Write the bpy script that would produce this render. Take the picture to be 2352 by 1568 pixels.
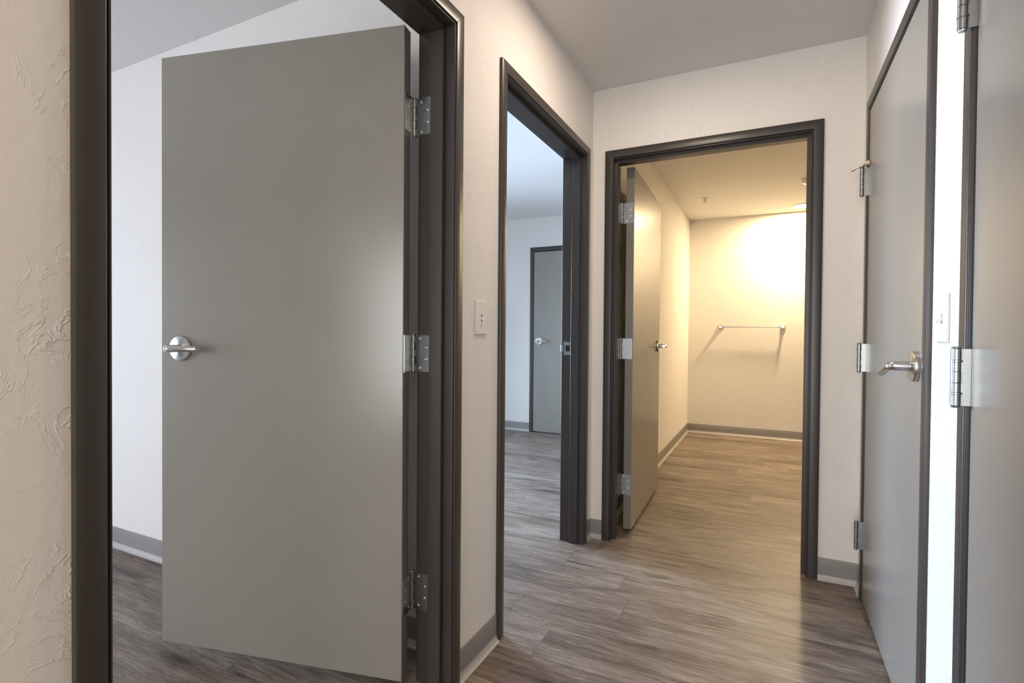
import bpy, bmesh, math, random
from mathutils import Vector, Matrix
for _o in list(bpy.data.objects): bpy.data.objects.remove(_o)
S = bpy.context.scene
COL = S.collection
R = math.radians
random.seed(7)

# ------------------------------------------------------------------ camera
CAM_YAW, CAM_PITCH, CAM_ROLL, CAM_F = .4579, -.0136, .0080, 1197.38
cf = Vector((-math.sin(CAM_YAW)*math.cos(CAM_PITCH), math.cos(CAM_YAW)*math.cos(CAM_PITCH), math.sin(CAM_PITCH)))
cr = Vector((math.cos(CAM_YAW), math.sin(CAM_YAW), 0)); cu = cr.cross(cf)
rr = cr*math.cos(CAM_ROLL)+cu*math.sin(CAM_ROLL); uu = -cr*math.sin(CAM_ROLL)+cu*math.cos(CAM_ROLL)
cd = bpy.data.cameras.new('camera'); cam = bpy.data.objects.new('camera', cd); COL.objects.link(cam)
M = Matrix((rr, uu, -cf)).transposed().to_4x4(); M.translation = (0, 0, 1.102)
cam.matrix_world = M
cd.sensor_width = 36; cd.lens = CAM_F/2352*36; cd.clip_start = .01; cd.clip_end = 60
S.camera = cam

# ------------------------------------------------------------------ world, exposure
w = bpy.data.worlds.new('world'); S.world = w; w.use_nodes = True
w.node_tree.nodes['Background'].inputs[0].default_value = (.55, .68, .9, 1)
w.node_tree.nodes['Background'].inputs[1].default_value = .3
S.view_settings.view_transform = 'Standard'; S.view_settings.look = 'None'
S.view_settings.gamma = 1; S.view_settings.exposure = 0.0; S.view_settings.use_curve_mapping = False

# ------------------------------------------------------------------ lights
def area(name, loc, target, sx, sy, watts, col, shape='RECTANGLE', parent=None, spread=180):
    l = bpy.data.lights.new(name, 'AREA'); l.shape = shape; l.size = sx; l.size_y = sy
    l.energy = watts; l.color = col; l.spread = R(spread)
    o = bpy.data.objects.new(name, l); COL.objects.link(o); o.location = loc
    d = Vector(target)-Vector(loc); o.rotation_euler = d.to_track_quat('-Z', 'Y').to_euler()
    if parent: o.parent = parent
    return o
DAY = (.76, .88, 1.0)
WARM = (1.0, .76, .445)
SOFT = (1.0, .80, .64)
# daylight at the windows, the last two added as fill (just inside each pane)
area('daylight_bedroom', (-4.62, -.95, 1.05), (-2.9, 1.3, .75), .95, 1.75, 60, (.70, .79, 1.0), spread=150)
area('daylight_second_bedroom', (-4.62, 3.42, 1.10), (-.2, 2.0, 0), 1.0, 1.95, 195, (.56, .74, 1.0), spread=124)
area('fill_living_room', (-1.2, -4.92, 1.08), (-1.2, -4, 1.08), 2.6, 2.05, 200, (.97, .96, .95))  # unseen window light, added as fill from behind the viewer

area('fill_bedroom_side', (-1.52, -2.12, 1.15), (-1.9, 1.2, .6), .75, 1.6, 17, (.95, .98, .94), spread=150)  # added window light, placed to brighten the open door and bedroom wall

# ------------------------------------------------------------------ sizes
XL, XR, YF, H = -.8685, .3663, 2.737, 2.417
WT = .117
OUT = 2.083            # outer height of a door frame

# ------------------------------------------------------------------ materials
def mat(name, col, rough=.5, metal=0, **k):
    m = bpy.data.materials.new(name); m.use_nodes = True
    b = m.node_tree.nodes['Principled BSDF']
    b.inputs['Base Color'].default_value = (*col, 1); b.inputs['Roughness'].default_value = rough
    b.inputs['Metallic'].default_value = metal
    for a, v in k.items(): b.inputs[a.replace('_', ' ')].default_value = v
    return m
def N(m, t, **k):
    n = m.node_tree.nodes.new(t)
    for a, v in k.items():
        if a in n.inputs.keys(): n.inputs[a].default_value = v
        else: setattr(n, a, v)
    return n
def L(m, a, b): m.node_tree.links.new(a, b)
def bsdf(m): return m.node_tree.nodes['Principled BSDF']
def coords(m, scale=(1, 1, 1)):
    g = N(m, 'ShaderNodeNewGeometry'); mp = N(m, 'ShaderNodeMapping'); mp.inputs['Scale'].default_value = scale
    L(m, g.outputs['Position'], mp.inputs['Vector']); return mp.outputs[0]
def ramp(m, src, pts):
    r = N(m, 'ShaderNodeValToRGB'); e = r.color_ramp.elements
    while len(e) < len(pts): e.new(.5)
    for i, (p, c) in enumerate(pts):
        e[i].position = p; e[i].color = (*c, 1) if len(c) == 3 else c
    L(m, src, r.inputs[0]); return r.outputs[0]
def math_(m, op, a, b=None, c=None):
    n = N(m, 'ShaderNodeMath', operation=op)
    for i, v in enumerate((a, b, c)):
        if v is None: continue
        if isinstance(v, (int, float)): n.inputs[i].default_value = v
        else: L(m, v, n.inputs[i])
    return n.outputs[0]

def plaster(name, col, amount=1.0):
    """skip-trowel drywall paint: broad smooth patches broken by thin trowel ridges"""
    m = mat(name, col, .62, Specular_IOR_Level=.35)
    c = coords(m)
    big = N(m, 'ShaderNodeTexNoise', Scale=5.0, Detail=3.0, Distortion=.9); L(m, c, big.inputs['Vector'])
    mid = N(m, 'ShaderNodeTexNoise', Scale=13.0, Detail=4.0, Roughness=.6, Distortion=1.6); L(m, c, mid.inputs['Vector'])
    fine = N(m, 'ShaderNodeTexNoise', Scale=170.0, Detail=2.0); L(m, c, fine.inputs['Vector'])
    d = math_(m, 'ABSOLUTE', math_(m, 'SUBTRACT', mid.outputs[0], .5))
    ridge = ramp(m, d, [(0, (1, 1, 1)), (.014, (.35, .35, .35)), (.03, (0, 0, 0))])
    mask = ramp(m, big.outputs[0], [(.50, (0, 0, 0)), (.62, (1, 1, 1))])
    rm = math_(m, 'MULTIPLY', ridge, mask)
    hgt = math_(m, 'ADD', math_(m, 'MULTIPLY', rm, .9), math_(m, 'ADD', math_(m, 'MULTIPLY', mid.outputs[0], .9), math_(m, 'MULTIPLY', fine.outputs[0], .10)))
    bp = N(m, 'ShaderNodeBump', Strength=.34*amount, Distance=.004); L(m, hgt, bp.inputs['Height'])
    L(m, bp.outputs[0], bsdf(m).inputs['Normal'])
    return m
M_WALL = plaster('wall_paint', (.80, .765, .72))
M_CEIL = plaster('ceiling_paint', (.78, .76, .735), .8)

def satin(name, col, rough, var=.06, bump=.08, scale=60):
    m = mat(name, col, rough)
    c = coords(m)
    n = N(m, 'ShaderNodeTexNoise', Scale=3.0, Detail=4.0); L(m, c, n.inputs['Vector'])
    lo = tuple(x*(1-var) for x in col); hi = tuple(min(1, x*(1+var)) for x in col)
    L(m, ramp(m, n.outputs[0], [(.3, lo), (.7, hi)]), bsdf(m).inputs['Base Color'])
    f = N(m, 'ShaderNodeTexNoise', Scale=float(scale), Detail=3.0); L(m, c, f.inputs['Vector'])
    bp = N(m, 'ShaderNodeBump', Strength=bump, Distance=.001); L(m, f.outputs[0], bp.inputs['Height'])
    L(m, bp.outputs[0], bsdf(m).inputs['Normal'])
    return m
M_SLAB = satin('door_paint', (.275, .252, .215), .25, .03, .10, 130)
M_EDGE = satin('door_edge_dark', (.19, .175, .15), .42, .03, .1, 130)
M_FRAME = satin('frame_paint', (.046, .039, .034), .34, .05, .12, 220)
M_BASE = satin('vinyl_base', (.27, .25, .235), .42, .05, .05, 90)
M_TOE_LIT = satin('vinyl_base_toe_lit', (.44, .42, .395), .40, .05, .05, 90)  # paler than the strip: light on the upturned toe put into the colour
M_WHITE = mat('white_plastic', (.78, .76, .73), .32)
M_IVORY = mat('rubber_tip', (.72, .62, .48), .6)
M_DARK = mat('dark_slot', (.02, .018, .016), .8)
M_BLACKR = mat('black_rubber', (.02, .02, .02), .7)
def metal(name, col, rough, aniso=(1, 1, 60)):
    m = mat(name, col, rough, 1.0)
    c = coords(m, aniso)
    n = N(m, 'ShaderNodeTexNoise', Scale=40.0, Detail=3.0); L(m, c, n.inputs['Vector'])
    L(m, math_(m, 'ADD', rough-.05, math_(m, 'MULTIPLY', n.outputs[0], .10)), bsdf(m).inputs['Roughness'])
    return m
M_STEEL = metal('satin_chrome', (.62, .61, .59), .24)
M_HINGE = metal('hinge_steel', (.38, .40, .41), .30, (1, 1, 1))
M_SCREW = metal('screw_steel', (.66, .66, .64), .22, (1, 1, 1))
def emit(name, col, strength):
    m = bpy.data.materials.new(name); m.use_nodes = True; nt = m.node_tree
    b = nt.nodes['Principled BSDF']; b.inputs['Base Color'].default_value = (.8, .8, .8, 1)
    b.inputs['Emission Color'].default_value = (*col, 1); b.inputs['Emission Strength'].default_value = strength
    return m
M_LAMP = emit('lamp_diffuser_warm', (1, .80, .55), 14)
M_LAMP2 = emit('lamp_diffuser_soft', (1, .86, .72), 9)
M_PANE = mat('window_glass', (.9, .95, 1), .05, Transmission_Weight=1.0)

def floor_mat():
    """vinyl planks, long side along X, 0.18 m wide, 1.22 m long, staggered"""
    m = mat('vinyl_plank_floor', (.2, .16, .13), .38, Specular_IOR_Level=.42)
    g = N(m, 'ShaderNodeNewGeometry'); sp = N(m, 'ShaderNodeSeparateXYZ'); L(m, g.outputs['Position'], sp.inputs[0])
    x, y = sp.outputs[0], sp.outputs[1]
    PW, PL = .182, 1.22
    ry = math_(m, 'DIVIDE', math_(m, 'ADD', y, 20.03), PW); row = math_(m, 'FLOOR', ry); fy = math_(m, 'FRACT', ry)
    wn = N(m, 'ShaderNodeTexWhiteNoise', noise_dimensions='1D'); L(m, row, wn.inputs['W'])
    rx = math_(m, 'ADD', math_(m, 'DIVIDE', math_(m, 'ADD', x, 20), PL), wn.outputs['Value'])
    colm = math_(m, 'FLOOR', rx); fx = math_(m, 'FRACT', rx)
    cid = N(m, 'ShaderNodeCombineXYZ'); L(m, row, cid.inputs[0]); L(m, colm, cid.inputs[1])
    w2 = N(m, 'ShaderNodeTexWhiteNoise', noise_dimensions='3D'); L(m, cid.outputs[0], w2.inputs['Vector'])
    pid = w2.outputs['Value']
    # grain coordinates, shifted per plank
    gx = math_(m, 'ADD', x, math_(m, 'MULTIPLY', pid, 37.0)); gz = math_(m, 'MULTIPLY', pid, 19.0)
    gv = N(m, 'ShaderNodeCombineXYZ'); L(m, gx, gv.inputs[0]); L(m, y, gv.inputs[1]); L(m, gz, gv.inputs[2])
    def noise(scale, sc, detail=6., rough=.6, dist=0.):
        mp = N(m, 'ShaderNodeMapping'); mp.inputs['Scale'].default_value = sc; L(m, gv.outputs[0], mp.inputs[0])
        n = N(m, 'ShaderNodeTexNoise', Scale=scale, Detail=detail, Roughness=rough, Distortion=dist); L(m, mp.outputs[0], n.inputs['Vector']); return n.outputs[0]
    broad = noise(2.2, (1.0, 6.0, 1), 4., .55, 1.2)       # wide soft cathedral patches
    streak = noise(5.0, (.9, 13., 1), 7., .68, .6)
    fine = noise(24., (1.1, 14., 1), 8., .78, .3)
    pore = noise(70., (.8, 7., 1), 3., .6, 0)
    knot = noise(3.1, (.9, 4.6, 1), 3., .5, .8)
    wav = N(m, 'ShaderNodeTexWave', wave_type='BANDS', bands_direction='Y', Scale=15.0, Distortion=13.0, Detail=3.0)
    wav.inputs['Detail Scale'].default_value = .9
    mp = N(m, 'ShaderNodeMapping'); mp.inputs['Scale'].default_value = (.35, 1.4, 1); L(m, gv.outputs[0], mp.inputs[0]); L(m, mp.outputs[0], wav.inputs['Vector'])
    v = math_(m, 'ADD', math_(m, 'MULTIPLY', broad, .34), math_(m, 'MULTIPLY', streak, .34))
    v = math_(m, 'ADD', v, math_(m, 'MULTIPLY', fine, .40))
    v = math_(m, 'ADD', v, math_(m, 'MULTIPLY', wav.outputs[0], .05))
    v = math_(m, 'ADD', v, math_(m, 'MULTIPLY', pid, .07))
    base = ramp(m, v, [(.40, (.046, .034, .028)), (.50, (.112, .083, .065)), (.59, (.195, .150, .120)), (.72, (.36, .30, .25))])
    kn = ramp(m, knot, [(.28, (.34, .35, .39)), (.44, (1, 1, 1))])
    mx0 = N(m, 'ShaderNodeMix', data_type='RGBA', blend_type='MULTIPLY'); mx0.inputs[0].default_value = .9
    L(m, base, mx0.inputs[6]); L(m, kn, mx0.inputs[7])
    # pale limed pores
    pr = ramp(m, pore, [(.60, (0, 0, 0)), (.72, (.55, .55, .55))])
    mx = N(m, 'ShaderNodeMix', data_type='RGBA'); L(m, pr, mx.inputs[0]); L(m, mx0.outputs[2], mx.inputs[6]); mx.inputs[7].default_value = (.36, .31, .27, 1)
    # joints
    ey = math_(m, 'MINIMUM', fy, math_(m, 'SUBTRACT', 1.0, fy)); ex = math_(m, 'MINIMUM', fx, math_(m, 'SUBTRACT', 1.0, fx))
    jy = math_(m, 'LESS_THAN', ey, .0035); jx = math_(m, 'LESS_THAN', ex, .0007)
    j = math_(m, 'MAXIMUM', math_(m, 'MULTIPLY', jy, .35), math_(m, 'MULTIPLY', jx, .75))
    dk = N(m, 'ShaderNodeMix', data_type='RGBA'); L(m, j, dk.inputs[0]); L(m, mx.outputs[2], dk.inputs[6]); dk.inputs[7].default_value = (.03, .024, .02, 1)
    L(m, dk.outputs[2], bsdf(m).inputs['Base Color'])
    L(m, math_(m, 'ADD', .33, math_(m, 'MULTIPLY', fine, .22)), bsdf(m).inputs['Roughness'])
    hh = math_(m, 'SUBTRACT', math_(m, 'ADD', math_(m, 'MULTIPLY', fine, .5), math_(m, 'MULTIPLY', pore, .35)), j)
    bp = N(m, 'ShaderNodeBump', Strength=.35, Distance=.0008); L(m, hh, bp.inputs['Height']); L(m, bp.outputs[0], bsdf(m).inputs['Normal'])
    return m
M_FLOOR = floor_mat()

# ------------------------------------------------------------------ object helpers
def tag(o, label=None, cat=None, group=None, kind=None):
    if label: o['label'] = label
    if cat: o['category'] = cat
    if group: o['group'] = group
    if kind: o['kind'] = kind
    return o
def obj(name, bm, m, parent=None, smooth=False, bevel=0, seg=2):
    me = bpy.data.meshes.new(name)
    bmesh.ops.recalc_face_normals(bm, faces=bm.faces)
    bm.to_mesh(me); bm.free()
    me.materials.append(m)
    o = bpy.data.objects.new(name, me); COL.objects.link(o)
    if parent: o.parent = parent
    if bevel:
        b = o.modifiers.new('bevel', 'BEVEL'); b.width = bevel; b.segments = seg; b.limit_method = 'ANGLE'; b.angle_limit = R(40)
    if smooth or bevel:
        me.shade_smooth()
        me.polygons.foreach_set('use_smooth', [True]*len(me.polygons))
        me.set_sharp_from_angle(angle=R(38)) if hasattr(me, 'set_sharp_from_angle') else None
        if bevel: o.modifiers.new('wn', 'WEIGHTED_NORMAL').keep_sharp = False
    return o
def empty(name, loc, rz=0):
    o = bpy.data.objects.new(name, None); COL.objects.link(o); o.location = loc; o.rotation_euler = (0, 0, rz)
    o.empty_display_size = .1; return o
def box(bm, a, b):
    x0, y0, z0 = [min(p, q) for p, q in zip(a, b)]; x1, y1, z1 = [max(p, q) for p, q in zip(a, b)]
    v = [bm.verts.new(p) for p in ((x0,y0,z0),(x1,y0,z0),(x1,y1,z0),(x0,y1,z0),(x0,y0,z1),(x1,y0,z1),(x1,y1,z1),(x0,y1,z1))]
    for f in ((0,3,2,1),(4,5,6,7),(0,1,5,4),(1,2,6,5),(2,3,7,6),(3,0,4,7)): bm.faces.new([v[i] for i in f])
def lathe(bm, prof, mx=Matrix(), seg=32):
    """prof: (radius, height) pairs about local Z, mapped by mx"""
    rings = []
    for r, h in prof:
        if r < 1e-6: rings.append([bm.verts.new(mx @ Vector((0, 0, h)))])
        else: rings.append([bm.verts.new(mx @ Vector((r*math.cos(2*math.pi*i/seg), r*math.sin(2*math.pi*i/seg), h))) for i in range(seg)])
    for a, b in zip(rings, rings[1:]):
        if len(a) == 1 and len(b) == 1: continue
        for i in range(seg):
            j = (i+1) % seg
            if len(a) == 1: bm.faces.new((a[0], b[i], b[j]))
            elif len(b) == 1: bm.faces.new((a[i], a[j], b[0]))
            else: bm.faces.new((a[i], a[j], b[j], b[i]))
def tube(bm, pts, rad, seg=20, cap=True):
    """round bar along pts; rad is a number or a list"""
    P = [Vector(p) for p in pts]; n = len(P)
    rads = rad if isinstance(rad, (list, tuple)) else [rad]*n
    T = [(P[min(i+1, n-1)]-P[max(i-1, 0)]).normalized() for i in range(n)]
    ref = Vector((0, 0, 1)) if abs(T[0].z) < .9 else Vector((1, 0, 0))
    u = T[0].cross(ref).normalized(); rings = []
    for i in range(n):
        u = (u-T[i]*u.dot(T[i])).normalized(); v = T[i].cross(u)
        rings.append([bm.verts.new(P[i]+(u*math.cos(2*math.pi*k/seg)+v*math.sin(2*math.pi*k/seg))*rads[i]) for k in range(seg)])
    for a, b in zip(rings, rings[1:]):
        for k in range(seg): bm.faces.new((a[k], a[(k+1) % seg], b[(k+1) % seg], b[k]))
    if cap: bm.faces.new(rings[0][::-1]); bm.faces.new(rings[-1])
def axis_mx(loc, direction):
    q = Vector(direction).to_track_quat('Z', 'Y'); m = q.to_matrix().to_4x4(); m.translation = loc; return m

# ------------------------------------------------------------------ room shell
def structure(name, bm, m, label, cat, **k):
    return tag(obj(name, bm, m, **k), label, cat, kind='structure')
def wall_along_y(name, x0, x1, y0, y1, openings, label, h=H, bottom=-.02):
    """openings: (ya, yb, z0, z1)"""
    bm = bmesh.new(); y = y0
    for ya, yb, z0, z1 in sorted(openings):
        if ya > y: box(bm, (x0, y, bottom), (x1, ya, h))
        if z1 < h: box(bm, (x0, ya, z1), (x1, yb, h))
        if z0 > 0: box(bm, (x0, ya, bottom), (x1, yb, z0))
        y = yb
    if y < y1: box(bm, (x0, y, bottom), (x1, y1, h))
    bmesh.ops.remove_doubles(bm, verts=bm.verts, dist=1e-5)
    return structure(name, bm, M_WALL, label, 'wall')
def wall_along_x(name, y0, y1, x0, x1, openings, label):
    bm = bmesh.new(); x = x0
    for xa, xb, z0, z1 in sorted(openings):
        if xa > x: box(bm, (x, y0, -.02), (xa, y1, H))
        if z1 < H: box(bm, (xa, y0, z1), (xb, y1, H))
        if z0 > 0: box(bm, (xa, y0, -.02), (xb, y1, z0))
        x = xb
    if x < x1: box(bm, (x, y0, -.02), (x1, y1, H))
    bmesh.ops.remove_doubles(bm, verts=bm.verts, dist=1e-5)
    return structure(name, bm, M_WALL, label, 'wall')

G = .024                                   # frame wraps this much over the wall opening
D1 = (.3775, 1.389); D2 = (1.647, 2.663); D3 = (-.797, .211); D4 = (1.637, 2.625); D5 = (.365, 1.388); D6 = (-2.432, -1.42)
Y1 = 1.49; Y2 = 5.40; Y3 = 6.26; X3 = -.83; XE = -4.7; YB = -5.0; YR = -2.2
def op(d): return (d[0]+G, d[1]-G, 0, OUT-G)

bm = bmesh.new(); box(bm, (XE-.2, YB-.2, -.06), (2.4, Y3+.2, 0)); structure('floor', bm, M_FLOOR, 'grey-brown wood-look vinyl plank floor running through the hallway and rooms', 'floor')
bm = bmesh.new(); box(bm, (XE-.2, YB-.2, H), (2.4, Y3+.2, H+.06)); structure('ceiling', bm, M_CEIL, 'off-white trowelled ceiling over the hallway and rooms', 'ceiling')
wall_along_y('wall_left', XL-WT, XL, YR+.2-.2, YF+WT-.004, [op(D1), op(D2)], 'left hallway wall holding the two bedroom doorways')
wall_along_y('wall_right', XR, XR+WT, YB, YF, [op(D4), op(D5)], 'right hallway wall holding the two closed closet doors')
wall_along_x('wall_far', YF, YF+WT, XL, 2.2, [op(D3)], 'wall at the end of the hallway around the lit open doorway')
wall_along_x('wall_partition', Y1, 1.60, XE, XL-WT, [], 'partition wall seen behind the big open door')
wall_along_x('wall_second_bedroom_far', Y2, Y2+WT, XE, XL-WT, [op(D6)], 'far wall of the blue-lit second bedroom')
wall_along_y('wall_lit_room_left', XL-WT, X3, YF+WT, Y3, [], 'left wall of the warm-lit room beyond the hallway')
wall_along_x('wall_lit_room_back', Y3, Y3+WT, XL-WT, 2.2, [], 'back wall of the warm-lit room that carries the towel bar')
wall_along_y('wall_lit_room_right', 2.08, 2.2, YF+WT, Y3, [], 'right wall of the warm-lit room, out of view')
wall_along_x('wall_bedroom_near', YR-WT, YR, XE, XL, [(-1.95, -1.1, .25, 2.05)], 'near wall of the first bedroom, out of view')
wall_along_y('wall_exterior', XE-.15, XE, YB, Y2, [(-1.5, -.4, .10, 2.0), (2.80, 4.04, .05, 2.15)], 'exterior wall with the bedroom windows, out of view')
wall_along_x('wall_living_back', YB-.15, YB, XE, XR+WT, [(-2.6, .2, .02, 2.15)], 'living room back wall behind the viewer, opened for the added fill window')
wall_along_y('wall_closet_back', 1.0, 1.1, .3, YF, [], 'back wall of the hallway closets, out of view')
wall_along_x('wall_closet_divider', 1.44, 1.52, XR+WT, 1.0, [], 'divider between the two hallway closets, out of view')
wall_along_x('wall_closet_near', .2, .3, XR+WT, 1.1, [], 'near end wall of the hallway closets, out of view')

def window(n, a, b, z0, z1, fixed, along):
    """simple two-light frame filling an opening; along = 'y' or 'x'"""
    e = empty('window_%d' % n, (0, 0, 0)); tag(e, 'white framed window letting daylight into room %s' % ('one', 'two', 'three, added as fill', 'one from its side, added to brighten the open door')[n-1], 'window', kind='structure')
    def P(s, t, z): return (fixed+t, s, z) if along == 'y' else (s, fixed+t, z)
    bm = bmesh.new(); f = .05
    box(bm, P(a, -.10, z0), P(a+f, -.04, z1)); box(bm, P(b-f, -.10, z0), P(b, -.04, z1))
    box(bm, P(a+f, -.10, z0), P(b-f, -.04, z0+f)); box(bm, P(a+f, -.10, z1-f), P(b-f, -.04, z1))
    c = (a+b)/2; box(bm, P(c-f/2, -.10, z0+f), P(c+f/2, -.04, z1-f))
    obj('window_frame', bm, M_WHITE, e)
    bm = bmesh.new(); box(bm, P(a+f, -.075, z0+f), P(c-f/2, -.069, z1-f)); obj('pane', bm, M_PANE, e)
    bm = bmesh.new(); box(bm, P(c+f/2, -.075, z0+f), P(b-f, -.069, z1-f)); obj('pane', bm, M_PANE, e)
window(1, -1.5, -.4, .10, 2.0, XE, 'y'); window(2, 2.80, 4.04, .05, 2.15, XE, 'y'); window(3, -2.6, .2, .02, 2.15, YB, 'x'); window(4, -1.95, -1.1, .25, 2.05, YR, 'x')  # living room and side windows are unseen, added to carry the fill

# ------------------------------------------------------------------ vinyl cove base
def baseboard(name, a, b, nrm, label, end_a=0, end_b=0):
    """from a to b on the floor line; nrm points into the room"""
    a = Vector((*a, 0)); b = Vector((*b, 0)); n = Vector((*nrm, 0)); d = (b-a).normalized()
    body = [(0, .012), (.0042, .014), (.0040, .055), (.0040, .096), (.0030, .0995), (0, .101)]
    toe = [(0, .0005), (.0175, .0005), (.0172, .0022), (.0130, .0045), (.0090, .0090), (.0062, .0150), (.0045, .0215), (.0042, .024), (0, .024)]
    e = empty(name, a); tag(e, label, 'baseboard', kind='structure')
    for nm, prof, m in (('base_strip', [(0, .0241), (.0040, .0241)]+body[2:], M_BASE), ('base_toe', toe, M_TOE_LIT)):
        bm = bmesh.new()
        r0 = [bm.verts.new(n*p+Vector((0, 0, z))) for p, z in prof]
        r1 = [bm.verts.new((b-a)+n*p+Vector((0, 0, z))) for p, z in prof]
        k = len(prof)
        for i in range(k): bm.faces.new((r0[i], r0[(i+1) % k], r1[(i+1) % k], r1[i]))
        bm.faces.new(r0); bm.faces.new(r1[::-1])
        obj(nm, bm, m, e, smooth=True)
    return e
baseboard('baseboard_left', (XL, D1[1]), (XL, D2[0]), (1, 0), 'grey vinyl base below the light switch between the two left doorways')
baseboard('baseboard_left', (XL, D2[1]), (XL, YF-.004), (1, 0), 'tiny grey vinyl base in the far left hallway corner')
baseboard('baseboard_left', (XL, YR), (XL, D1[0]), (1, 0), 'grey vinyl base on the left wall nearest the viewer')
baseboard('baseboard_far', (XL+.004, YF), (D3[0], YF), (0, -1), 'short grey vinyl base left of the lit doorway')
baseboard('baseboard_far', (D3[1], YF), (XR-.004, YF), (0, -1), 'grey vinyl base right of the lit doorway')
baseboard('baseboard_right', (XR, D4[1]), (XR, YF-.004), (-1, 0), 'short grey vinyl base in the far right hallway corner')
baseboard('baseboard_right', (XR, D5[1]), (XR, D4[0]), (-1, 0), 'grey vinyl base between the two closed closet doors')
baseboard('baseboard_bedroom', (XE, Y1), (XL-WT, Y1), (0, -1), 'grey vinyl base under the white wall behind the big open door')
baseboard('baseboard_second_bedroom', (XE, Y2), (D6[0], Y2), (0, -1), 'grey vinyl base left of the distant closed door in the blue-lit room')
baseboard('baseboard_second_bedroom', (D6[1], Y2), (XL-WT, Y2), (0, -1), 'grey vinyl base right of the distant closed door, hidden by the doorway')
baseboard('baseboard_lit_room_left', (X3, YF+WT+.02), (X3, Y3-.004), (1, 0), 'grey vinyl base along the left wall of the warm-lit room')
baseboard('baseboard_lit_room_back', (X3+.004, Y3), (2.0, Y3), (0, -1), 'grey vinyl base below the towel bar in the warm-lit room')

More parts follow.
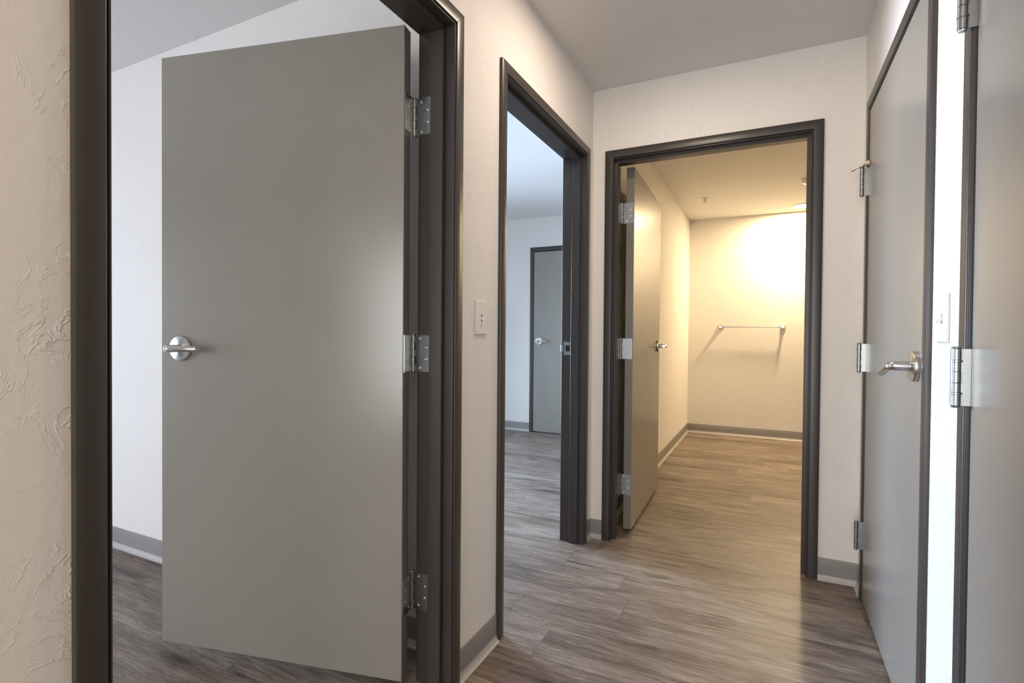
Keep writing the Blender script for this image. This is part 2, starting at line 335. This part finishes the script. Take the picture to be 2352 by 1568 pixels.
# ------------------------------------------------------------------ door frames
ST = .0475                                  # face width from outer edge to the jamb
def frame(n, W, origin, udir, tdir, label, flip=False, strike=None):
    """steel wrap frame. u runs across the opening, t out of the wall towards the viewer"""
    e = empty('trim_%d' % n, origin); tag(e, label, 'door frame', kind='structure')
    u = Vector((*udir, 0)); t = Vector((*tdir, 0))
    def P(s, tt, side, z=None, zz=0):
        """leg point, side 0 left / 1 right"""
        x = s if side == 0 else W-s
        return u*x+t*tt
    def sweep(bm, prof, gap=0.0, legs=(0, 1, 2)):
        k = len(prof)
        lt = lambda s: u*s
        if legs == 'all':
            rings = [[bm.verts.new(u*s+t*q+Vector((0, 0, 0))) for s, q in prof],
                     [bm.verts.new(u*s+t*q+Vector((0, 0, OUT-s))) for s, q in prof],
                     [bm.verts.new(u*(W-s)+t*q+Vector((0, 0, OUT-s))) for s, q in prof],
                     [bm.verts.new(u*(W-s)+t*q+Vector((0, 0, 0))) for s, q in prof]]
        else:
            g = gap
            if legs == 0:
                rings = [[bm.verts.new(u*s+t*q) for s, q in prof], [bm.verts.new(u*s+t*q+Vector((0, 0, OUT-s-g))) for s, q in prof]]
            elif legs == 1:
                rings = [[bm.verts.new(u*(s+g)+t*q+Vector((0, 0, OUT-s))) for s, q in prof], [bm.verts.new(u*(W-s-g)+t*q+Vector((0, 0, OUT-s))) for s, q in prof]]
            else:
                rings = [[bm.verts.new(u*(W-s)+t*q) for s, q in prof], [bm.verts.new(u*(W-s)+t*q+Vector((0, 0, OUT-s-g))) for s, q in prof]]
        for a, b in zip(rings, rings[1:]):
            for i in range(k): bm.faces.new((a[i], a[(i+1) % k], b[(i+1) % k], b[i]))
        bm.faces.new(rings[0]); bm.faces.new(rings[-1][::-1])
    C = .0005
    casing = [(0, C), (0, .0090), (.0008, .0112), (.0028, .0120), (.0372, .0120), (.0392, .0114), (.0405, .0098), (.0408, .0070), (.0408, .0010), (.0388, .0010), (.0388, C)]
    mir = [(s, -WT-q) for s, q in casing]
    for prof, nm in ((casing, 'casing'), (mir, 'casing')):
        for leg in (0, 1, 2):
            bm = bmesh.new(); sweep(bm, prof, .0007, leg); obj(nm, bm, M_FRAME, e, smooth=True)
    # jamb with double rabbet and stop
    a, b = .0245, .0695
    if flip: a, b = WT-.0695, WT-.0245
    J = [(G, 0), (.0436, 0), (.0436, .0066), (.0444, .0078), (.0462, .0080), (.0475, .0070), (ST, .0050), (ST, -a),
         (.0620, -a), (.0635, -a-.0015), (.0635, -b+.0015), (.0620, -b), (ST, -b), (ST, -WT-.0050), (.0475, -WT-.0070), (.0462, -WT-.0080), (.0444, -WT-.0078), (.0436, -WT-.0066), (.0436, -WT), (G, -WT)]
    bm = bmesh.new(); sweep(bm, J, legs='all'); obj('jamb', bm, M_FRAME, e, smooth=True)
    if strike is not None:
        # plate on the deep rabbet of the chosen leg, lip curling past the frame edge
        side, zc = strike
        sgn = 1 if side == 0 else -1
        x0 = ST if side == 0 else W-ST
        bm = bmesh.new()
        def Q(s, q, z): return u*(x0+sgn*s)+t*q+Vector((0, 0, z))
        def plate(s0, s1, q0, q1, z0, z1):
            vs = [bm.verts.new(Q(s, q, z)) for z in (z0, z1) for s, q in ((s0, q0), (s1, q0), (s1, q1), (s0, q1))]
            for f in ((0,3,2,1),(4,5,6,7),(0,1,5,4),(1,2,6,5),(2,3,7,6),(3,0,4,7)): bm.faces.new([vs[i] for i in f])
        q0, q1 = -b-.001, -WT+.004
        zl, zh = zc-.016, zc+.016
        plate(0, .0018, q0, q1, zc-.035, zl); plate(0, .0018, q0, q1, zh, zc+.035)
        plate(0, .0018, q0, q0-.008, zl, zh); plate(0, .0018, q1+.012, q1, zl, zh)
        # curled lip
        path = [(.0018, q1+.004), (.0018, q1-.010), (.0022, -WT-.009), (.0004, -WT-.0135), (-.003, -WT-.016)]
        ro = []
        for (s, q) in path: ro.append([bm.verts.new(Q(s, q, zl-.001)), bm.verts.new(Q(s, q, zh+.001)), bm.verts.new(Q(s-.0016, q, zh+.001)), bm.verts.new(Q(s-.0016, q, zl-.001))])
        for r0, r1 in zip(ro, ro[1:]):
            for i in range(4): bm.faces.new((r0[i], r0[(i+1) % 4], r1[(i+1) % 4], r1[i]))
        bm.faces.new(ro[0]); bm.faces.new(ro[-1][::-1])
        sp = obj('strike_plate', bm, M_HINGE, e); sp['label'] = 'satin steel strike plate with curled lip'
        for dz in (-.0255, .0255):
            bm = bmesh.new(); lathe(bm, [(0, .0022), (.0025, .0022), (.0036, .0010), (.0036, 0)], axis_mx(Q(.0016, (q0+q1)/2, zc+dz), u*sgn), 16)
            obj('screw', bm, M_SCREW, sp, smooth=True)
        bm = bmesh.new(); plate(-.001, .0004, q0-.008, q1+.012, zl, zh); obj('latch_hole', bm, M_DARK, sp)
    return e
frame(1, D1[1]-D1[0], (XL, D1[0], 0), (0, 1), (1, 0), 'dark bronze steel frame around the nearest left doorway with the big open door')
frame(2, D2[1]-D2[0], (XL, D2[0], 0), (0, 1), (1, 0), 'dark bronze steel frame around the blue-lit second doorway on the left', strike=(1, 1.030))
frame(3, D3[1]-D3[0], (D3[0], YF, 0), (1, 0), (0, -1), 'dark bronze steel frame around the warm-lit doorway at the hallway end')
frame(4, D4[1]-D4[0], (XR, D4[0], 0), (0, 1), (-1, 0), 'dark bronze steel frame around the far closed closet door on the right', flip=True)
frame(5, D5[1]-D5[0], (XR, D5[0], 0), (0, 1), (-1, 0), 'dark bronze steel frame around the closet door at the right picture edge', flip=True)
frame(6, D6[1]-D6[0], (D6[0], Y2, 0), (1, 0), (0, -1), 'dark bronze steel frame of the distant closed door in the blue-lit room', flip=True)

# ------------------------------------------------------------------ hinges, levers, doors
HH = .1143
_cache = {}
def cached(key, build):
    if key not in _cache: _cache[key] = build()
    return _cache[key]
def inst(name, key, build, parent, loc=(0, 0, 0), rot=(0, 0, 0)):
    """build once, then reuse the mesh in fresh objects"""
    if key not in _cache:
        o = build(); _cache[key] = o; o.parent = parent
    else:
        o = _cache[key].copy(); COL.objects.link(o); o.parent = parent
    o.location = loc; o.rotation_euler = rot
    return o
def screw_mesh():
    bm = bmesh.new(); lathe(bm, [(0, .0004), (.0012, .0006), (.0016, .0016), (.0030, .0018), (.0042, .0008), (.0042, 0), (.0046, 0), (.0046, .0004), (.0052, .0002)], Matrix(), 20)
    return obj('screw', bm, M_SCREW, None, smooth=True)
LEAF = [(.014, .0455), (.0375, .018), (.0375, -.018), (.014, -.0455)]
def hinge(door, z, sgn, opened, r=.0075):
    """pin on the door's origin axis. The door leaf lies along +y*sgn at x=.003, the jamb leaf is turned back by the opening angle"""
    hw = HH/2; th = .0022
    bm = bmesh.new()
    segs = [(-hw, -.0345), (-.0305, -.0115), (-.0110, .0110), (.0115, .0305), (.0345, hw)]
    for a, b in segs: lathe(bm, [(0, a), (r-.0006, a), (r, a+.0006), (r, b-.0006), (r-.0006, b), (0, b)], Matrix(), 24)
    for a, b in ((-.0345, -.0305), (.0305, .0345)): lathe(bm, [(0, a), (r+.0009, a+.0002), (r+.0009, b-.0002), (0, b)], Matrix(), 24)
    for s in (-1, 1): lathe(bm, [(0, s*hw), (r-.0016, s*hw), (r-.0010, s*(hw+.0012)), (r-.002, s*(hw+.0042)), (0, s*(hw+.0052))], Matrix(), 24)
    y0 = r+.0016; holes = []
    for which in ('door', 'jamb'):
        le = bmesh.new(); w = .0640 if which == 'door' else .0600
        box(le, (-th/2, sgn*y0, -hw), (th/2, sgn*w, hw))
        for a in ((segs[1], segs[3]) if which == 'door' else (segs[0], segs[2], segs[4])):
            box(le, (-th/2, sgn*.003, a[0]), (th/2, sgn*y0, a[1]))
        if which == 'door': mx = Matrix.Translation((.0030, 0, 0)); face = -1
        else: mx = Matrix.Rotation(-opened, 4, 'Z'); face = 1
        bmesh.ops.transform(le, matrix=mx, verts=le.verts)
        tmp = bpy.data.meshes.new('tmp'); le.to_mesh(tmp); le.free(); bm.from_mesh(tmp); bpy.data.meshes.remove(tmp)
        for a, b in LEAF:
            holes.append((mx @ Vector((face*th/2, sgn*(a+.0105), b)), (0, face*math.pi/2, 0 if which == 'door' else -opened)))
    h = obj('hinge', bm, M_HINGE, door, smooth=True); h.location = (0, 0, z)
    for loc, rot in holes: inst('screw', 'screw', screw_mesh, h, loc, rot)
    return h
def lever(door, sgn, face_y, out, droop, button, u=.845, z=1.03, slen=.120):
    """out: +1/-1 direction of local y the handle sticks out to; lever points to the hinge (-u)"""
    h = empty('door_handle', (u, face_y, z)); h.parent = door
    h.rotation_euler = (0, 0, 0)
    mx = axis_mx((0, 0, 0), (0, out, 0))
    bm = bmesh.new()
    lathe(bm, [(0, 0), (.0410, 0), (.0415, .001), (.0415, .0105), (.0405, .0118), (.0385, .0122), (.017, .0127), (.0125, .0150), (.0122, .0150), (0, .0150)], mx, 64)
    obj('rosette', bm, M_STEEL, h, smooth=True)
    # neck, elbow and lever as one bar
    L0 = .060; pts = [(0, out*.012, 0)]; rad = [.0132]
    pts.append((0, out*.018, 0)); rad.append(.0130)
    pts.append((0, out*(L0-.012), 0)); rad.append(.0128)
    for i in range(1, 8):
        a = math.pi/2*i/8
        pts.append((-.012*(1-math.cos(a)), out*(L0-.012+.012*math.sin(a)), 0)); rad.append(.0126-.0022*i/8)
    pts.append((-.016, out*L0, 0)); rad.append(.0102)
    pts.append((-slen+.001, out*L0, 0)); rad.append(.0100)
    pts.append((-slen, out*L0, 0)); rad.append(.0094)
    bm = bmesh.new(); tube(bm, pts, rad, 28)
    ob = obj('lever', bm, M_STEEL, h, smooth=True)
    ob.rotation_euler = (0, -droop, 0)
    if button:
        bm = bmesh.new()
        # keyed button housing on the elbow end
        m2 = axis_mx((0, out*(L0-.004), 0), (0, out, 0))
        lathe(bm, [(0, 0), (.0120, 0), (.0120, .0075), (.0110, .0088), (.0066, .0090), (.0062, .0050), (0, .0050)], m2, 28)
        obj('lever_collar', bm, M_STEEL, h, smooth=True)
        bm = bmesh.new(); lathe(bm, [(0, .0045), (.0050, .0045), (.0050, .0112), (.0040, .0122), (0, .0122)], m2, 20)
        obj('privacy_button', bm, M_SCREW, h, smooth=True)
    return h
def door(n, pin, closed_rot, sgn, opened, label, hz=(.275, 1.027, 1.785), lev=((1, 0, 0), (0, 0, 0)), gapz=.012, w=.914, htop=2.030, lz=1.03, knuckle=.0075):
    """pin = hinge pin position; local +x runs to the free edge, slab lies at y = sgn*(.023 .. .067)"""
    d = empty('door_%d' % n, (pin[0], pin[1], 0), closed_rot+opened); tag(d, label, 'door', kind='structure')
    bm = bmesh.new(); box(bm, (.0046, sgn*.0235, gapz), (.0046+w, sgn*.0675, htop)); obj('slab', bm, M_SLAB, d, bevel=.0014, seg=2)
    # separate edge strips, darker than the slab faces
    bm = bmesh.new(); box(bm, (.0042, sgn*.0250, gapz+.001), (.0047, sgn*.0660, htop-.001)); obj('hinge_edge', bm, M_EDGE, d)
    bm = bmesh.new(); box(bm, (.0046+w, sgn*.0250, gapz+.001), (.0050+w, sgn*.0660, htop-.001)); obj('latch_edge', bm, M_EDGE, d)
    for z in hz: hinge(d, z, sgn, opened, knuckle)
    for (side, droop, button) in lev:
        if side == 1: lever(d, sgn, sgn*.0675, sgn, droop, button, z=lz, u=w-.080)     # push face
        elif side == -1: lever(d, sgn, sgn*.0235, -sgn, droop, button, z=lz, u=w-.060)
    return d
JW = ST
# door 1: swings into the first bedroom
door(1, (XL-WT-.0225, D1[1]-JW-.0005), -math.pi/2, 1, R(-77), 'large taupe door standing open in the nearest left doorway, hinges facing the hallway',
     hz=(.289, 1.040, 1.779), lev=((1, 0, 1), (-1, 0, 0)), lz=1.046, gapz=.034, w=.894, htop=2.033)
# door 2: open flat inside the second bedroom, out of sight
door(2, (XL-WT-.020, D2[0]+JW), math.pi/2, -1, R(96), 'taupe door of the blue-lit left doorway, swung out of sight behind its wall', lev=((1, 0, 0), (-1, 0, 0)))
# door 3: open into the warm-lit room
door(3, (D3[0]+JW+.007, YF+WT+.024), 0, -1, R(91.6), 'taupe door standing open inside the warm-lit doorway, seen nearly edge-on',
     hz=(.270, 1.027, 1.778), lev=((1, 0, 0), (-1, 0, 0)), gapz=.022)
# doors 4 and 5: closed closets on the right wall
d4 = door(4, (XR-.0300, D4[1]-JW), -math.pi/2, 1, 0, 'closed taupe closet door on the far right wall with a drooping lever handle', hz=(.278, 1.017, 1.742), lev=((-1, R(13), 0),), lz=1.024, w=.886)
door(5, (XR-.0270, D5[1]-JW), -math.pi/2, 1, 0, 'closed taupe closet door cut off by the right picture edge', hz=(.285, 1.023, 1.776), lev=((-1, 0, 0),), knuckle=.0086)
# door 6: closed in the second bedroom
door(6, (D6[1]-JW, Y2-.0300), math.pi, -1, 0, 'distant closed taupe door in the blue-lit second bedroom', lev=((-1, 0, 0),))

# hinge pin stop on the top hinge of door 4
st = empty('hinge_pin_stop', (0, 0, 1.742+HH/2+.004)); st.parent = d4
bm = bmesh.new()
lathe(bm, [(0, 0), (.0105, 0), (.0105, .0035), (.006, .0035), (.006, .007), (0, .007)], Matrix(), 20)
tube(bm, [(-.009, -.028, -.001), (-.004, -.013, .001), (0, 0, .003), (.012, .008, .006), (.022, .006, .010)], [.0036, .0040, .0048, .0042, .0036], 12)
obj('stop_arm', bm, M_STEEL, st, smooth=True)
bm = bmesh.new(); tube(bm, [(.020, .002, .010), (.022, .022, .010)], [.0085, .0090], 18); obj('rubber_tip', bm, M_IVORY, st, smooth=True)
bm = bmesh.new(); tube(bm, [(-.0085, -.026, -.001), (-.010, -.032, -.003)], [.0078, .0078], 18); o = obj('threaded_knob', bm, M_STEEL, st, smooth=True)
bm = bmesh.new(); tube(bm, [(-.0103, -.033, -.0035), (-.012, -.039, -.006)], [.0080, .0068], 18); obj('rubber_tip', bm, M_IVORY, st, smooth=True)

# ------------------------------------------------------------------ light switches
def light_switch(pos, nrm, label, tilt=-1):
    """toggle switch plate centred at pos on a wall with normal nrm"""
    n = Vector((*nrm, 0)); u = Vector((0, 0, 1)).cross(n)
    e = empty('light_switch', pos); tag(e, label, 'light switch', 'toggle light switches')
    mm = Matrix((u, Vector((0, 0, 1)), n)).transposed().to_4x4()
    def tf(bm): bmesh.ops.transform(bm, matrix=mm, verts=bm.verts)
    bm = bmesh.new()
    w, h, t = .0385, .0572, .0062
    outer = [(-w, -h), (w, -h), (w, h), (-w, h)]; ti = .0030
    r0 = [bm.verts.new((x, y, 0.0002)) for x, y in outer]; r1 = [bm.verts.new((x, y, .0026)) for x, y in outer]
    r2 = [bm.verts.new((x*(1-ti/w), y*(1-ti/h), t)) for x, y in outer]
    hole = [(-.0052, -.0120), (.0052, -.0120), (.0052, .0120), (-.0052, .0120)]
    r3 = [bm.verts.new((x, y, t)) for x, y in hole]; r4 = [bm.verts.new((x, y, .0005)) for x, y in hole]
    for a, b in ((r0, r1), (r1, r2), (r2, r3), (r3, r4)):
        for i in range(4): bm.faces.new((a[i], a[(i+1) % 4], b[(i+1) % 4], b[i]))
    bm.faces.new(r0[::-1]); bm.faces.new(r4)
    tf(bm); obj('wall_plate', bm, M_WHITE, e, bevel=.0008, seg=2)
    bm = bmesh.new()
    a = R(30)*tilt
    vs = []
    for z, s in ((0, .0046), (.019, .0036)):
        for x, y in ((-s, -s*.8), (s, -s*.8), (s, s*.8), (-s, s*.8)):
            vs.append(bm.verts.new((x, y*math.cos(a)+z*math.sin(a), .001+z*math.cos(a)-y*math.sin(a)*.4)))
    for f in ((0,3,2,1),(4,5,6,7),(0,1,5,4),(1,2,6,5),(2,3,7,6),(3,0,4,7)): bm.faces.new([vs[i] for i in f])
    tf(bm); obj('toggle', bm, M_WHITE, e, bevel=.0008, seg=2)
    bm = bmesh.new(); box(bm, (-.0050, -.0118, .0007), (.0050, .0118, .0012)); tf(bm); obj('toggle_slot', bm, M_DARK, e)
    for y in (-.0302, .0302):
        bm = bmesh.new(); lathe(bm, [(0, t+.0009), (.0022, t+.0009), (.0031, t+.0002), (.0031, t-.001)], Matrix.Translation((0, y, 0)), 16); tf(bm); obj('screw', bm, M_WHITE, e, smooth=True)
    return e
light_switch((XL, 1.521, 1.157), (1, 0), 'white toggle light switch on the beige wall between the two left doorways')
light_switch((XR, 1.533, 1.147), (-1, 0), 'white toggle light switch on the bright strip between the two closet doors')

# ------------------------------------------------------------------ ceiling fixtures
def downlight(pos, r, m, label, watts, col):
    e = empty('ceiling_light', pos); tag(e, label, 'ceiling light', 'round ceiling lights')
    bm = bmesh.new(); lathe(bm, [(r*.76, -.0035), (r*.80, -.0085), (r*.90, -.0095), (r*.98, -.0060), (r, -.0010), (r, 0), (r*.76, 0), (r*.76, -.0035)], Matrix(), 64)
    obj('trim_ring', bm, M_WHITE, e, smooth=True)
    bm = bmesh.new(); lathe(bm, [(0, -.0062), (r*.45, -.0058), (r*.755, -.0040), (r*.755, -.0010), (0, -.0010)], Matrix(), 64)
    obj('diffuser', bm, m, e, smooth=True)
    a = area('ceiling_light_glow', (0, 0, -.011), (0, 0, -1), r*1.4, r*1.4, watts, col, 'DISK', parent=e)
    return e
downlight((.292, 5.985, H), .105, M_LAMP, 'lit round ceiling light in the warm room, half hidden by the door frame', 62, WARM)
downlight((-.345, 1.86, H), .105, M_LAMP2, 'lit round ceiling light over the hallway, just beyond the top picture edge', 9.5, SOFT)
downlight((-.30, -.75, H), .105, M_LAMP2, 'unseen round ceiling light added behind the viewer to brighten the open door and near wall', 9, SOFT)  # unseen lamp added to warm the open door and the near wall

# sprinkler head in the warm-lit room
e = empty('sprinkler_head', (-.567, 5.292, H)); tag(e, 'small white fire sprinkler head on the ceiling of the warm-lit room', 'sprinkler')
bm = bmesh.new(); lathe(bm, [(.0, -.006), (.012, -.006), (.022, -.011), (.030, -.009), (.037, -.003), (.038, 0), (0, 0)], Matrix(), 40); obj('escutcheon', bm, M_WHITE, e, smooth=True)
bm = bmesh.new(); lathe(bm, [(0, -.005), (.0105, -.005), (.0105, -.014), (.008, -.016), (0, -.016)], Matrix(), 20)
tube(bm, [(-.008, 0, -.014), (-.012, 0, -.024), (-.010, 0, -.034), (0, 0, -.042)], .0036, 8); tube(bm, [(.008, 0, -.014), (.012, 0, -.024), (.010, 0, -.034), (0, 0, -.042)], .0036, 8)
obj('sprinkler_body', bm, M_WHITE, e, smooth=True)
bm = bmesh.new(); tube(bm, [(0, 0, -.015), (0, 0, -.041)], .0022, 8); o = obj('glass_bulb', bm, mat('bulb_liquid', (.35, .22, .12), .1), e, smooth=True)
bm = bmesh.new(); lathe(bm, [(0, -.0425), (.015, -.0425), (.0155, -.0440), (0, -.0440)], Matrix(), 24); obj('deflector', bm, M_WHITE, e, smooth=True)

# smoke detector whose left side peeks out beside the right jamb
e = empty('smoke_detector', (.285, 5.00, H)); tag(e, 'round smoke detector on the warm room ceiling peeking past the right jamb', 'smoke detector')
bm = bmesh.new(); lathe(bm, [(0, -.038), (.030, -.038), (.050, -.034), (.062, -.024), (.064, -.012), (.068, -.010), (.068, 0), (0, 0)], Matrix(), 48); obj('detector_body', bm, M_WHITE, e, smooth=True)
bm = bmesh.new(); lathe(bm, [(0, -.0395), (.008, -.0395), (.009, -.037), (0, -.037)], Matrix.Translation((.02, -.015, 0)), 20); obj('test_button', bm, M_WHITE, e, smooth=True)

# ------------------------------------------------------------------ towel bar
TX0, TX1, TZ = -.483, .131, 1.203
e = empty('towel_bar', ((TX0+TX1)/2, Y3, TZ)); tag(e, 'brushed nickel towel bar on the back wall of the warm-lit room', 'towel bar')
hl = (TX1-TX0)/2
bm = bmesh.new(); tube(bm, [(-hl, -.062, 0), (hl, -.062, 0)], .0068, 20); obj('bar', bm, M_STEEL, e, smooth=True)
for s in (-1, 1):
    bm = bmesh.new()
    rings = []
    for y, a, b in ((0, .0265, .0265), (-.006, .0265, .0265), (-.010, .023, .023), (-.018, .0135, .0155), (-.040, .0095, .0120), (-.060, .0125, .0125), (-.074, .0125, .0125)):
        rings.append([bm.verts.new((s*hl+x*a, y-.0004, z*b)) for x, z in ((-1, -1), (1, -1), (1, 1), (-1, 1))])
    for p, q in zip(rings, rings[1:]):
        for i in range(4): bm.faces.new((p[i], p[(i+1) % 4], q[(i+1) % 4], q[i]))
    bm.faces.new(rings[0][::-1]); bm.faces.new(rings[-1])
    obj('bracket', bm, M_STEEL, e, bevel=.0012, seg=2)
